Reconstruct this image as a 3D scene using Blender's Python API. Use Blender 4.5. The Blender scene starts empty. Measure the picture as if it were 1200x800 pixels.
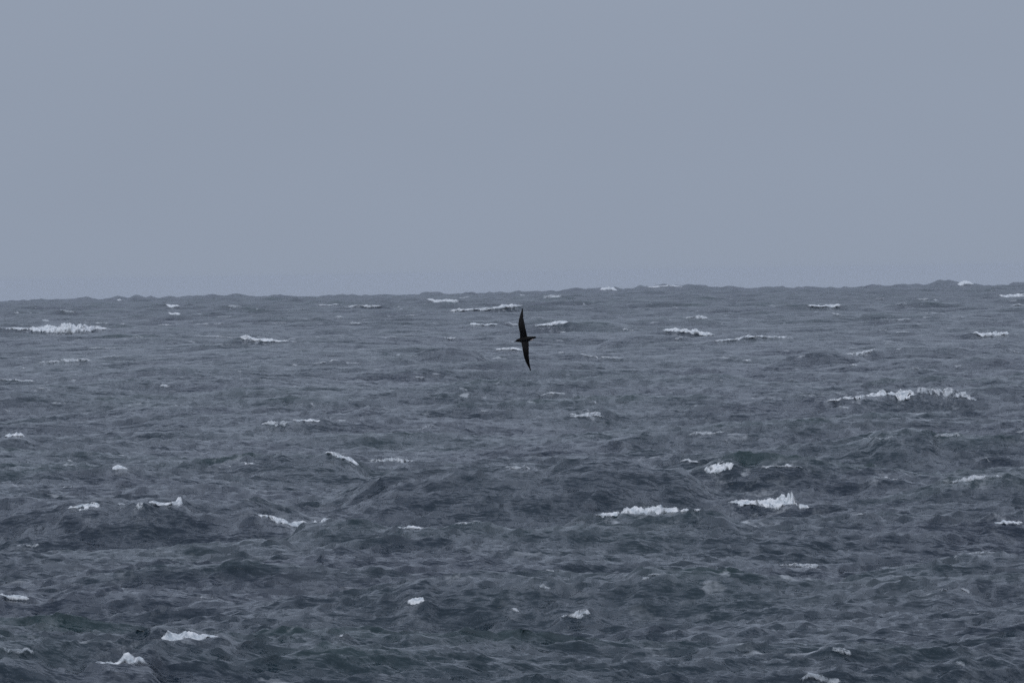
import bpy, bmesh, math, random
import numpy as np
from mathutils import Matrix, Vector

# ------------------------------------------------------------------ camera
R = math.radians
EYE = 10.0                      # metres above mean sea level (ship's deck)
HFOV = R(4.5)                   # long telephoto lens
K = math.tan(HFOV / 2) / 600.0  # tangent per photo pixel
TILT = R(0.93)                  # the camera leans, so the horizon climbs to the right
PITCH = -math.atan((400 - 320.6) * K)
scene = bpy.context.scene
f = np.array([0, math.cos(PITCH), math.sin(PITCH)])
u0 = np.array([0, -math.sin(PITCH), math.cos(PITCH)])
r0 = np.array([1.0, 0, 0])
rgt = math.cos(TILT) * r0 - math.sin(TILT) * u0
upv = math.sin(TILT) * r0 + math.cos(TILT) * u0
cam_data = bpy.data.cameras.new("camera")
cam = bpy.data.objects.new("camera", cam_data)
scene.collection.objects.link(cam)
cam.matrix_world = Matrix((
    (rgt[0], upv[0], -f[0], 0), (rgt[1], upv[1], -f[1], 0),
    (rgt[2], upv[2], -f[2], EYE), (0, 0, 0, 1)))
cam_data.sensor_width = 36
cam_data.angle = HFOV
cam_data.clip_start = 1.0
cam_data.clip_end = 60000
scene.camera = cam

# ------------------------------------------------------------------ world: dull overcast sky
SUN_EL, SUN_AZ = R(52), R(-150)   # azimuth from +Y clockwise: behind the camera, to the left
world = bpy.data.worlds.new("World")
scene.world = world
world.use_nodes = True
nt = world.node_tree
nt.nodes.clear()
N = nt.nodes.new
out = N('ShaderNodeOutputWorld'); bg = N('ShaderNodeBackground')
sky = N('ShaderNodeTexSky'); sky.sky_type = 'NISHITA'; sky.sun_disc = False
sky.sun_elevation = SUN_EL; sky.sun_rotation = SUN_AZ
sky.air_density = 1.0; sky.dust_density = 4.0; sky.altitude = 10
co = N('ShaderNodeTexCoord'); sep = N('ShaderNodeSeparateXYZ')
nt.links.new(co.outputs['Generated'], sep.inputs[0])
ab = N('ShaderNodeMath'); ab.operation = 'ABSOLUTE'
nt.links.new(sep.outputs['Z'], ab.inputs[0])
# cloud deck: brightens towards the zenith as an overcast sky does
ramp = N('ShaderNodeMix'); ramp.data_type = 'RGBA'; ramp.clamp_result = False
ramp.inputs['A'].default_value = (2.95, 3.46, 4.36, 1)
ramp.inputs['B'].default_value = (6.7, 7.45, 9.3, 1)
nt.links.new(ab.outputs[0], ramp.inputs['Factor'])
cn = N('ShaderNodeTexNoise'); cn.inputs['Scale'].default_value = 26; cn.inputs['Detail'].default_value = 3
cn.inputs['Roughness'].default_value = 0.45
mp = N('ShaderNodeMapping'); mp.inputs['Scale'].default_value = (1, 1, 2.2)
nt.links.new(co.outputs['Generated'], mp.inputs[0]); nt.links.new(mp.outputs[0], cn.inputs['Vector'])
cm = N('ShaderNodeMapRange'); cm.inputs['To Min'].default_value = 0.955; cm.inputs['To Max'].default_value = 1.045
nt.links.new(cn.outputs['Fac'], cm.inputs['Value'])
mul = N('ShaderNodeVectorMath'); mul.operation = 'SCALE'
nt.links.new(ramp.outputs['Result'], mul.inputs[0]); nt.links.new(cm.outputs[0], mul.inputs['Scale'])
mix = N('ShaderNodeMix'); mix.data_type = 'RGBA'; mix.inputs['Factor'].default_value = 0.93
nt.links.new(sky.outputs[0], mix.inputs['A']); nt.links.new(mul.outputs[0], mix.inputs['B'])
nt.links.new(mix.outputs['Result'], bg.inputs['Color'])
bg.inputs['Strength'].default_value = 0.1
nt.links.new(bg.outputs[0], out.inputs['Surface'])

sun_data = bpy.data.lights.new("sun", 'SUN')
sun_data.energy = 0.8
sun_data.angle = R(25)
sun_data.color = (1.0, 0.985, 0.96)
sun = bpy.data.objects.new("sun", sun_data)
scene.collection.objects.link(sun)
sd = Vector((math.sin(SUN_AZ) * math.cos(SUN_EL), math.cos(SUN_AZ) * math.cos(SUN_EL), math.sin(SUN_EL)))
sun.rotation_euler = sd.to_track_quat('Z', 'Y').to_euler()
sun.location = (0, 0, 60)

scene.render.engine = 'CYCLES'
scene.cycles.use_denoising = False      # keeps the fine ripple texture; the little grain left suits the photograph
scene.view_settings.view_transform = 'Standard'
scene.view_settings.look = 'None'
scene.view_settings.exposure = 0
scene.view_settings.gamma = 1
scene.view_settings.use_curve_mapping = False

# ------------------------------------------------------------------ helpers
def link(o):
    scene.collection.objects.link(o)
    return o

def smooth01(t):
    t = np.clip(t, 0, 1)
    return t * t * (3 - 2 * t)

def pixel_ray(px, py):
    px = np.asarray(px, float); py = np.asarray(py, float)
    a = (px - 600) * K; b = -(py - 400) * K
    return f[None, :] + a[:, None] * rgt[None, :] + b[:, None] * upv[None, :]

def value_noise(x, y, seed):
    """tileable-free 2D value noise, vectorised"""
    xi = np.floor(x).astype(np.int64); yi = np.floor(y).astype(np.int64)
    xf = x - xi; yf = y - yi
    def h(a, b):
        n = (a * 374761393 + b * 668265263 + seed * 974634777) & 0xFFFFFFFF
        n = ((n ^ (n >> 13)) * 1274126177) & 0xFFFFFFFF
        n = (n ^ (n >> 16)) & 0xFFFF
        return n / 65535.0
    ux = xf * xf * (3 - 2 * xf); uy = yf * yf * (3 - 2 * yf)
    a = h(xi, yi); b = h(xi + 1, yi); c = h(xi, yi + 1); d = h(xi + 1, yi + 1)
    return (a * (1 - ux) + b * ux) * (1 - uy) + (c * (1 - ux) + d * ux) * uy

def fbm(x, y, seed, octaves=4, gain=0.55):
    s = 0; amp = 1; tot = 0
    for o in range(octaves):
        s = s + amp * value_noise(x * 2 ** o + 17.3 * o, y * 2 ** o - 9.1 * o, seed + o * 31)
        tot += amp; amp *= gain
    return s / tot

def mesh_from_grid(name, co, ny, nx, keep=None):
    """quad grid mesh; co is (ny*nx, 3); keep masks faces ((ny-1)*(nx-1))"""
    j, i = np.meshgrid(np.arange(ny - 1), np.arange(nx - 1), indexing='ij')
    a = (j * nx + i).ravel()
    faces = np.stack([a, a + 1, a + nx + 1, a + nx], 1)
    if keep is not None:
        faces = faces[keep]
        used, inv = np.unique(faces.ravel(), return_inverse=True)
        co = co[used]; faces = inv.reshape(-1, 4)
    return mesh_from_arrays(name, co, faces)

def mesh_from_arrays(name, co, faces):
    me = bpy.data.meshes.new(name)
    nf, n = faces.shape
    me.vertices.add(len(co)); me.vertices.foreach_set('co', np.ascontiguousarray(co, dtype=np.float32).ravel())
    me.loops.add(nf * n); me.loops.foreach_set('vertex_index', faces.astype(np.int32).ravel())
    me.polygons.add(nf)
    me.polygons.foreach_set('loop_start', (np.arange(nf) * n).astype(np.int32))
    me.polygons.foreach_set('use_smooth', np.ones(nf, dtype=bool))
    me.update(calc_edges=True)
    return me

# ------------------------------------------------------------------ the sea state
EARTH = 7.3e6          # earth radius, with refraction
rng = np.random.default_rng(11)
WIND = R(-90 + 22)     # waves run towards the ship, a little from the left
KP = 2 * math.pi / 72.0
HS = 2.8
CHOP = 1.0

class Cascade:
    def __init__(self, L, n, kmin, kmax, rot, amp, spread):
        self.L, self.n, self.rot = L, n, rot
        k1 = 2 * np.pi * np.fft.fftfreq(n, L / n)
        kx, ky = np.meshgrid(k1, k1, indexing='xy')
        k = np.hypot(kx, ky); k[0, 0] = 1
        th = np.arctan2(ky, kx) + rot - WIND
        S = k ** -4.0 * np.exp(-1.25 * (KP / k) ** 2)
        S *= 1 + 1.6 * np.exp(-((k - KP) / (0.22 * KP)) ** 2)
        c = np.cos(th)
        D = np.where(c > 0, np.abs(c) ** spread, 0) + 0.05
        S *= D * np.exp(-(k / kmax) ** 4) * (1 - np.exp(-(k / kmin) ** 6) if kmin > 0 else 1)
        if kmin > 1: S *= (k / kmin) ** 1.1          # short steep wind ripples
        S[0, 0] = 0
        if kmin > 0: S *= (k > kmin * .6)
        dk = 2 * np.pi / L
        g = rng.normal(size=(n, n)) + 1j * rng.normal(size=(n, n))
        h = amp * np.sqrt(S) * dk * g
        self.var = None
        F = lambda a: np.real(np.fft.ifft2(a)) * n * n
        kxn, kyn = kx / k, ky / k
        self.z = F(h).astype(np.float32)
        self.dx = F(1j * kxn * h).astype(np.float32)
        self.dy = F(1j * kyn * h).astype(np.float32)
        self.jxx = F(-kx * kxn * h).astype(np.float32)
        self.jyy = F(-ky * kyn * h).astype(np.float32)
        self.jxy = F(-kx * kyn * h).astype(np.float32)
    def sample(self, x, y, names):
        c, s = math.cos(self.rot), math.sin(self.rot)
        gx = (x * c + y * s) * (self.n / self.L); gy = (-x * s + y * c) * (self.n / self.L)
        ix = np.floor(gx); iy = np.floor(gy)
        fx = (gx - ix).astype(np.float32); fy = (gy - iy).astype(np.float32)
        ix = ix.astype(np.int64) % self.n; iy = iy.astype(np.int64) % self.n
        ix1 = (ix + 1) % self.n; iy1 = (iy + 1) % self.n
        w00 = (1 - fx) * (1 - fy); w10 = fx * (1 - fy); w01 = (1 - fx) * fy; w11 = fx * fy
        i00 = iy * self.n + ix; i10 = iy * self.n + ix1; i01 = iy1 * self.n + ix; i11 = iy1 * self.n + ix1
        res = []
        for nme in names:
            a = getattr(self, nme)
            res.append(a[i00] * w00 + a[i10] * w10 + a[i01] * w01 + a[i11] * w11)
        return res, c, s

AMP = 1.0
casc = [Cascade(1024, 1024, 0, 2 * math.pi / 24, R(17), AMP, 9),
        Cascade(211, 1024, 2 * math.pi / 24, 2 * math.pi / 3.2, R(-31), AMP, 4),
        Cascade(37, 512, 2 * math.pi / 3.2, 2 * math.pi / 0.30, R(12), AMP, 5)]
_norm = (HS / 4) / casc[0].z.std()
GAIN = (1.0, 0.75, 1.5)
for c_, g_ in zip(casc, GAIN):
    for a_ in ('z', 'dx', 'dy', 'jxx', 'jyy', 'jxy'):
        setattr(c_, a_, np.ascontiguousarray(getattr(c_, a_) * np.float32(_norm * g_)).reshape(-1))

def row_step(d):
    return 0.22 * np.maximum(d / 346.0, 0.9) ** 1.4

def lod(d, i):
    if i == 0: return np.ones_like(d)
    st = row_step(d)
    if i == 1: return 1 + 0.5 * smooth01((st - 2.5) / 6.0)
    return 1 - 0.6 * smooth01((st - 0.45) / 1.6)

def displacement(x, y, jac=False):
    d = np.hypot(x, y)
    X = np.zeros_like(x); Y = np.zeros_like(x); Z = np.zeros_like(x); J = np.zeros_like(x)
    jx = jy = jxy = 0
    for i, c_ in enumerate(casc):
        w = lod(d, i)
        names = ['z', 'dx', 'dy'] + (['jxx', 'jyy', 'jxy'] if jac else [])
        v, c, s = c_.sample(x, y, names)
        Z += w * v[0]
        w2 = w * (0.75 if i == 2 else 1.0)
        X -= w2 * CHOP * (c * v[1] - s * v[2]) * -1
        Y -= w2 * CHOP * (s * v[1] + c * v[2]) * -1
        if jac:   # rotate to invariant measure: divergence is rotation invariant, shear per cascade
            if i < 2: jx = jx + w * CHOP * (v[3] + v[4])
    if jac: J = 1 + jx
    return X, Y, Z, J

EDITS = []
def apply_edits(x, y, z, edits=None):
    for e in (EDITS if edits is None else edits):
        m = (x > e['x0']) & (x < e['x1']) & (y > e['y0']) & (y < e['y1'])
        if not m.any(): continue
        idx = np.nonzero(m)
        xs = x[idx]; ys = y[idx]; zs = z[idx]
        yc = np.interp(xs, e['xs'], e['ys']); zc = np.interp(xs, e['xs'], e['dz'])
        v = ys - yc
        Lx = np.where(v < 0, e['ln'], e['lf'])
        q = np.abs(v) / Lx
        wv = np.exp(-q ** 1.6)
        if e['tr']: wv = wv - e['tr'] * np.exp(-((v + 2.1 * e['ln']) / (1.1 * e['ln'])) ** 2)
        span = e['xs'][-1] - e['xs'][0]
        wu = smooth01((xs - e['x0']) / e['mx']) * smooth01((e['x1'] - xs) / e['mx'])
        w = wv * wu * e.get('k', 1.0)
        z[idx] = zs + w * zc
    return z

def sea_height(x, y):
    """height of the finished water surface above world point (x, y)"""
    x = np.asarray(x, float); y = np.asarray(y, float)
    qx, qy = x.copy(), y.copy()
    for _ in range(3):
        X, Y, Z, _j = displacement(qx, qy)
        qx += 0.8 * (x - (qx + X)); qy += 0.8 * (y - (qy + Y))
    X, Y, Z, _j = displacement(qx, qy)
    z = Z - (x * x + y * y) / (2 * EARTH)
    return apply_edits(x, y, z)

def flat_distance(py_dir):
    """distance at which a ray of slope s (dz/dy, negative) meets the curved mean sea"""
    s = -py_dir
    disc = s * s - 2 * EYE / EARTH
    disc = np.maximum(disc, 0)
    return (s - np.sqrt(disc)) * EARTH

def march(px, py, lift=0.0):
    """distance at which a crest drawn through these photo points fits the sea best and is in sight"""
    d = pixel_ray(px, py)
    sl = d[:, 2] / d[:, 1]
    d0 = flat_distance(sl).mean()
    n = 420
    Y = np.minimum(d0 * np.linspace(0.74, 1.22, n), 12000)[None, :].repeat(len(sl), 0)
    X = Y * (d[:, 0] / d[:, 1])[:, None]
    G = EYE + Y * sl[:, None] - sea_height(X.ravel(), Y.ravel()).reshape(Y.shape)
    clear = np.minimum.accumulate(G, axis=1)
    clear = np.concatenate([clear[:, :1], clear[:, :-1]], 1)
    cost = np.abs(G - lift).max(0) + 3.0 * np.maximum(0, -clear).max(0) + 0.0005 * np.abs(Y[0] - d0)
    return float(Y[0, cost.argmin()])

def crest_line(pts, lift, dist=None, bow=0.0, n=24, pct=30, slant=0.0):
    """photo polyline (x, y) -> world ridge line xs, ys, zs at its own distance"""
    pts = np.array(pts, float)
    px = np.linspace(pts[0, 0], pts[-1, 0], n)
    py = np.interp(px, pts[:, 0], pts[:, 1])
    if dist is None:
        m = np.linspace(0, n - 1, 5).astype(int)
        dist = march(px[m], py[m], lift)
    tt = np.linspace(-1, 1, n)
    Y = dist + bow * (tt ** 2) * dist * 0.01 + slant * tt
    d = pixel_ray(px, py)
    X = Y * d[:, 0] / d[:, 1]; Z = EYE + Y * d[:, 2] / d[:, 1]
    return px, py, X, Y, Z, dist

def add_ridge(X, Y, Z, ln, lf, margin, k=1.0, smooth=1, cap=9.0, trough=0.0):
    # raise the sea so that its surface passes through the ridge line, keeping its own ripples
    dz = Z - sea_height(X, Y)
    ker = np.hanning(2 * smooth + 3)[1:-1]; ker /= ker.sum()
    dz = np.convolve(np.pad(dz, smooth, mode='edge'), ker, mode='valid')
    dz = cap * np.tanh(dz / cap)
    EDITS.append(dict(xs=X, ys=Y, dz=dz, tr=trough, ln=ln, lf=lf, mx=margin, k=k,
                      x0=X[0] - margin, x1=X[-1] + margin,
                      y0=Y.min() - 4.5 * ln, y1=Y.max() + 3.0 * lf))

# steep swells that stand out in the view: crest line, lift over the sea around, near / far width
SWELLS = [
    ([(0, 601), (50, 589), (110, 581), (160, 579), (220, 586), (252, 592), (280, 601)], 1.43, 5.8, 8.4),
    ([(300, 547), (340, 540), (370, 543), (398, 549)], 0.40, 4.2, 6.5),
    ([(462, 566), (492, 558), (530, 551), (585, 548), (640, 551), (690, 560)], 1.43, 6.2, 9.5),
    ([(1010, 676), (1050, 663), (1100, 656), (1150, 651), (1215, 645)], 1.19, 4.8, 7.2),
    ([(925, 419), (943, 412), (962, 409), (985, 412), (1000, 418)], 0.88, 6.8, 9.7),
    ([(1033, 516), (1050, 510), (1063, 508), (1085, 515)], 0.66, 5.0, 6.5),
    ([(640, 556), (670, 546), (710, 540), (755, 541), (790, 548)], 0.54, 4.2, 6.5),
    ([(590, 697), (650, 691), (700, 683), (745, 679), (800, 678), (850, 681)], 0.31, 3.0, 5.4),
    ([(890, 548), (940, 550), (980, 556), (1030, 562), (1080, 565), (1130, 561)], 0.59, 4.2, 6.5),
    ([(360, 617), (380, 609), (398, 606), (418, 612), (440, 622)], 0.54, 2.6, 4.3),
    ([(720, 397), (745, 392), (765, 393), (790, 398)], 0.77, 10.1, 13.0),
    ([(470, 690), (520, 680), (570, 676), (620, 680)], 0.36, 2.6, 4.3),
    ([(100, 700), (150, 694), (200, 697), (240, 706)], 0.36, 2.6, 4.3),
    ([(480, 418), (505, 406), (525, 403), (550, 409)], 0.66, 8.4, 10.8),
]
for pts, lift, ln, lf in SWELLS:
    px, py, X, Y, Z, dist = crest_line(pts, lift, n=30)
    add_ridge(X, Y, Z, ln, lf, (X[-1] - X[0]) * 0.38, smooth=5, cap=2.2, trough=0.65)
# the farthest swells, whose tops make the uneven horizon
SKYLINE = [(-60, 354), (-20, 352), (0, 352.5), (20, 353.5), (50, 351.8), (85, 350.5), (110, 351.2), (140, 349.4), (165, 347.6), (190, 349.5), (215, 350),
           (235, 346), (250, 345.4), (262, 346.8), (280, 345.6), (295, 347.4), (320, 349), (345, 348.5), (390, 347.2), (430, 346.8),
           (448, 345.2), (470, 346.8), (500, 344.8), (520, 346), (550, 345.8), (575, 342.8), (600, 342.8), (640, 341.8), (675, 338.6),
           (700, 337.4), (740, 338.8), (760, 337.4), (800, 336.8), (815, 335.2), (823, 334.4), (832, 336.2), (845, 337.6), (870, 338),
           (900, 337.2), (930, 337.3), (950, 336.3), (980, 337), (1015, 336.6), (1050, 333.4), (1065, 332.5), (1080, 333.6),
           (1095, 332), (1105, 329.6), (1113, 329), (1121, 331), (1135, 333), (1160, 334), (1200, 333), (1230, 334.5), (1260, 332)]
px, py, X, Y, Z, dist = crest_line(SKYLINE, 0, dist=9300.0, n=520)
py = py + 5.0 * (fbm(px / 24.0, px * 0, 5, 5, 0.75) - 0.56) + 1.8 * (fbm(px / 5.0, px * 0, 9, 2, 0.7) - 0.5)
Y = Y + 60 * np.sin(px / 47.0) + 35 * np.sin(px / 19.0 + 1)
d_ = pixel_ray(px, py); X = Y * d_[:, 0] / d_[:, 1]; Z = EYE + Y * d_[:, 2] / d_[:, 1]
add_ridge(X, Y, Z, 90, 90, 60, smooth=0)

# ------------------------------------------------------------------ whitecaps
# (points: photo x, centre y, thickness), style: s solid, b broken, t thin streak; label
B = "breaker"
WHITECAPS = [
 # --- large breaking crests, each with its own label
 ([(0,383.6,1.5),(35,384.2,3),(50,384.5,8),(65,384.5,10),(82,384,16),(95,384.5,11),(103,383,11),(115,382.8,5.5),(130,384.8,2)],'s',
  "widest white breaker at the far left, tall ragged foam below the horizon"),
 ([(40,424,1.5),(55,422.5,2),(70,420.3,5),(80,420,7),(90,420.8,4),(100,420.5,6),(109,421,2.5)],'b',
  "broken foam crest on a dark wave below the widest far left breaker"),
 ([(5,509,2),(12,508.5,6),(20,507.5,10),(28,511,5)],'s',
  "small splash of white foam at the left edge of the sea, mid height"),
 ([(280,394.3,3),(290,394,6),(300,397.2,4.5),(310,396.8,6),(320,398.5,3),(340,399,2)],'s',
  "small peaked white crest with a thin tail, left of the bird"),
 ([(501,350,2),(512,352,4),(522,352,4),(537,352,3)],'s',
  "flat white foam bar just under the horizon, up and left of the bird"),
 ([(524,364.5,1.5),(535,362.5,5),(548,362.3,4),(560,361.5,4),(575,360.5,3),(590,357,5),(612,355.5,6)],'s',
  "long rising white crest just above and left of the bird's upper wing"),
 ([(550,379.5,2),(556,379,4.5),(568,380,4),(584,379,2)],'s',
  "short white crest touching the left side of the bird's upper wing"),
 ([(580,408.5,2),(590,408.3,3.5),(603,407.8,3.5),(612,409.5,2)],'s',
  "thin white foam line under the bird's bill"),
 ([(626,381,1.5),(640,379.8,2.5),(650,377.8,4),(658,376.8,4),(666,377,2)],'s',
  "small white crest right of the bird's upper wing"),
 ([(637,347,3),(648,346.5,5),(660,346.5,3)],'b',
  "ragged white foam spot just under the horizon, up and right of the bird"),
 ([(704,338,4),(710,337,7.5),(717,337,7.5),(722,338.5,4)],'s',
  "rounded white splash standing on the horizon, right of the bird"),
 ([(758,335.8,2),(770,335,3),(780,334.5,3.5),(795,334.3,4.5),(801,335.5,2)],'s',
  "long low white crest lying along the horizon at centre right"),
 ([(802,372.5,2),(812,370.5,5),(820,370,5),(830,371.5,3)],'b',
  "small foamy crest just above the sloping white breaker right of the bird"),
 ([(775,386.5,2),(785,385.5,4),(800,386,6),(815,388,7),(828,390,5),(838,391.8,2)],'s',
  "sloping white breaker falling to the right, right of the bird"),
 ([(833,398.8,1.5),(850,398.3,2.2),(865,396.3,3.5),(875,393.8,6),(888,393,5),(900,394.5,2.5),(928,393.5,1.5)],'s',
  "long thin breaker with a raised middle, lower right of the sloping breaker"),
 ([(1140,389,2),(1150,391,6),(1156,390.5,9),(1165,391,9),(1175,390.5,9),(1182,389,4)],'s',
  "thick compact white breaker at the right edge below the horizon"),
 ([(947,357,2),(960,358.5,5),(975,357.3,4),(985,356.5,2.5)],'s',
  "short bright foam bar under the horizon, right of centre"),
 ([(1169,346,2),(1180,346.3,4.5),(1190,345.3,5),(1203,345,4)],'s',
  "white crest just under the horizon at the far right edge"),
 ([(1123,333,2),(1129,330.5,6),(1135,330,6),(1140,332.5,3)],'s',
  "small pale splash poking above the horizon at the right"),
 ([(990,414,2),(1000,414.8,5),(1012,413,5.5),(1020,410.5,5.5),(1026,408,3.5)],'b',
  "slanting foam climbing the side of a dark peaked wave, right"),
 ([(963,470,1.2),(990,466,2),(1010,463.5,3),(1025,461.5,5),(1040,460.3,8),(1055,460.8,10),(1073,461,10)],'s',
  "longest white breaker of the right half, solid part with a thin left tail"),
 ([(1074,457,6),(1090,455,7),(1105,457,9),(1118,459.5,10),(1130,463,8),(1145,468,4)],'b',
  "lacy broken foam trailing right of the longest breaker"),
 ([(667,486.8,2),(680,485.7,4),(692,484,6),(700,485,4),(708,485.3,2)],'b',
  "small crest with dark flecks under it, below and right of the bird"),
 ([(328,496,4),(333,496,5),(338,495,4)],'b',
  "small foam clump between two patches, left of centre"),
 ([(340,490.8,2),(350,491.5,4.5),(360,492.5,5.5),(370,493.3,5),(374,491,2)],'s',
  "small bright crest at mid left, right end of a broken line"),
 ([(306,494,3),(313,493,6),(322,495,6),(326,496,3)],'b',
  "patchy foam at mid left, left end of a broken line"),
 ([(80,595.5,2),(90,594.5,3),(99,593.5,8),(108,591.5,5),(118,589.5,2)],'s',
  "left one of two white crests on the big dark swell at left"),
 ([(155,590.5,3),(161,591.5,6),(167,591,3)],'b',
  "tiny foam knot between two white crests on the big left swell"),
 ([(173,587.8,2),(185,589.3,4),(200,589,5.5),(210,587.5,8),(214,588,5)],'s',
  "right one of two white crests on the big dark swell at left"),
 ([(0,694.5,3),(10,697,4),(20,698.3,3.5),(33,701,2)],'s',
  "thin white crest at the lower left edge of the sea"),
 ([(188,744.5,4),(195,745.3,7),(205,744.5,6),(215,744.8,6),(222,746.2,8),(232,745.5,6),(245,743.5,4),(255,742,2)],'s',
  "bright wavy white breaker near the bottom left"),
 ([(113,776,1.5),(130,775,2),(143,772.5,3),(150,770.5,7),(158,771.5,4),(172,773,2)],'s',
  "small peaked crest lowest at left, under the wavy bottom left breaker"),
 ([(382,529,2),(395,532,6),(405,536,7),(415,541.3,4),(420,543,2)],'s',
  "slanting white crest falling to the right, left of centre"),
 ([(432,540,2),(442,537,7),(455,537,8),(468,537,6),(490,538,3)],'b',
  "broken lacy foam right of the slanting crest, centre of the sea"),
 ([(300,602,2.5),(315,604.5,5),(325,608,7),(340,611.5,6.5),(355,613,6),(370,611.5,7),(377,608.5,5),(386,607.3,2)],'s',
  "long curved sagging white breaker in the lower left centre"),
 ([(467,618,2),(480,616,5),(490,616.5,4),(499,617,2)],'s',
  "short white crest right of the sagging curved breaker"),
 ([(478,703,3),(485,703,6),(492,702,6),(497,700,3)],'s',
  "small isolated white foam lump in the lower middle"),
 ([(695,597.8,2),(710,596.3,4),(725,595.5,6),(735,596.3,8),(745,596.8,10),(757,596.5,11),(770,596,10),(785,595.5,9),(797,594,7),(810,593,3),(825,591,2)],'s',
  "long solid white breaker right of centre, widest in the lower sea"),
 ([(850,587,2),(865,587,4),(880,587.5,6),(893,587.5,8),(900,587,9),(910,586.5,9),(917,585,14),(925,583.5,17),(931,584,15),(935,590.5,6),(950,593,3)],'s',
  "breaker throwing up a tall splash at its right end, lower right"),
 ([(826,549,3),(838,547,6),(850,544,10),(857,541.5,9),(860,545,4)],'s',
  "rising white crest with a pointed right end, above the tall splash breaker"),
 ([(905,662,1.5),(930,661.5,2.5),(945,663,3.5),(960,661.3,4)],'b',
  "thin pale crest in the lower right, below the tall splash breaker"),
 ([(1165,611.5,2),(1175,611,5),(1185,611,7),(1193,612,5),(1199,612,2)],'s',
  "compact white foam lump at the lower right edge"),
 ([(1108,563,1.5),(1125,562,2.5),(1140,559.5,4),(1150,558.8,3),(1180,556,1.5)],'b',
  "thin rising foam crest at the right edge, above the compact lump"),
 ([(1023,557,1.5),(1035,560,2.5),(1053,560,2.5)],'b',
  "faint foam line right of the tall splash breaker"),
 ([(1113,651,1.2),(1130,649,2),(1150,645.5,3),(1172,643,2)],'b',
  "foam line along the top of the dark swell at the lower right"),
 ([(658,719,1.5),(668,718,3),(680,717.3,4.5),(691,718.5,2)],'b',
  "small foam crest low in the middle, right of the isolated lump"),
 ([(193,356,1.5),(200,357.5,4),(210,358,3)],'s',
  "upper one of two short foam bars under the horizon at left"),
 ([(197,366.5,2.5),(204,366.8,3.2),(211,366.8,2)],'s',
  "lower one of two short foam bars under the horizon at left"),
 ([(257,547.5,1.5),(275,545.5,2),(290,542.3,4),(297,541.8,2)],'s',
  "thin crest rising to the right, above the big left swell"),
 ([(131,548,2),(138,546.5,5),(150,548,2)],'s',
  "small foam peak above the big dark left swell"),
]
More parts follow.
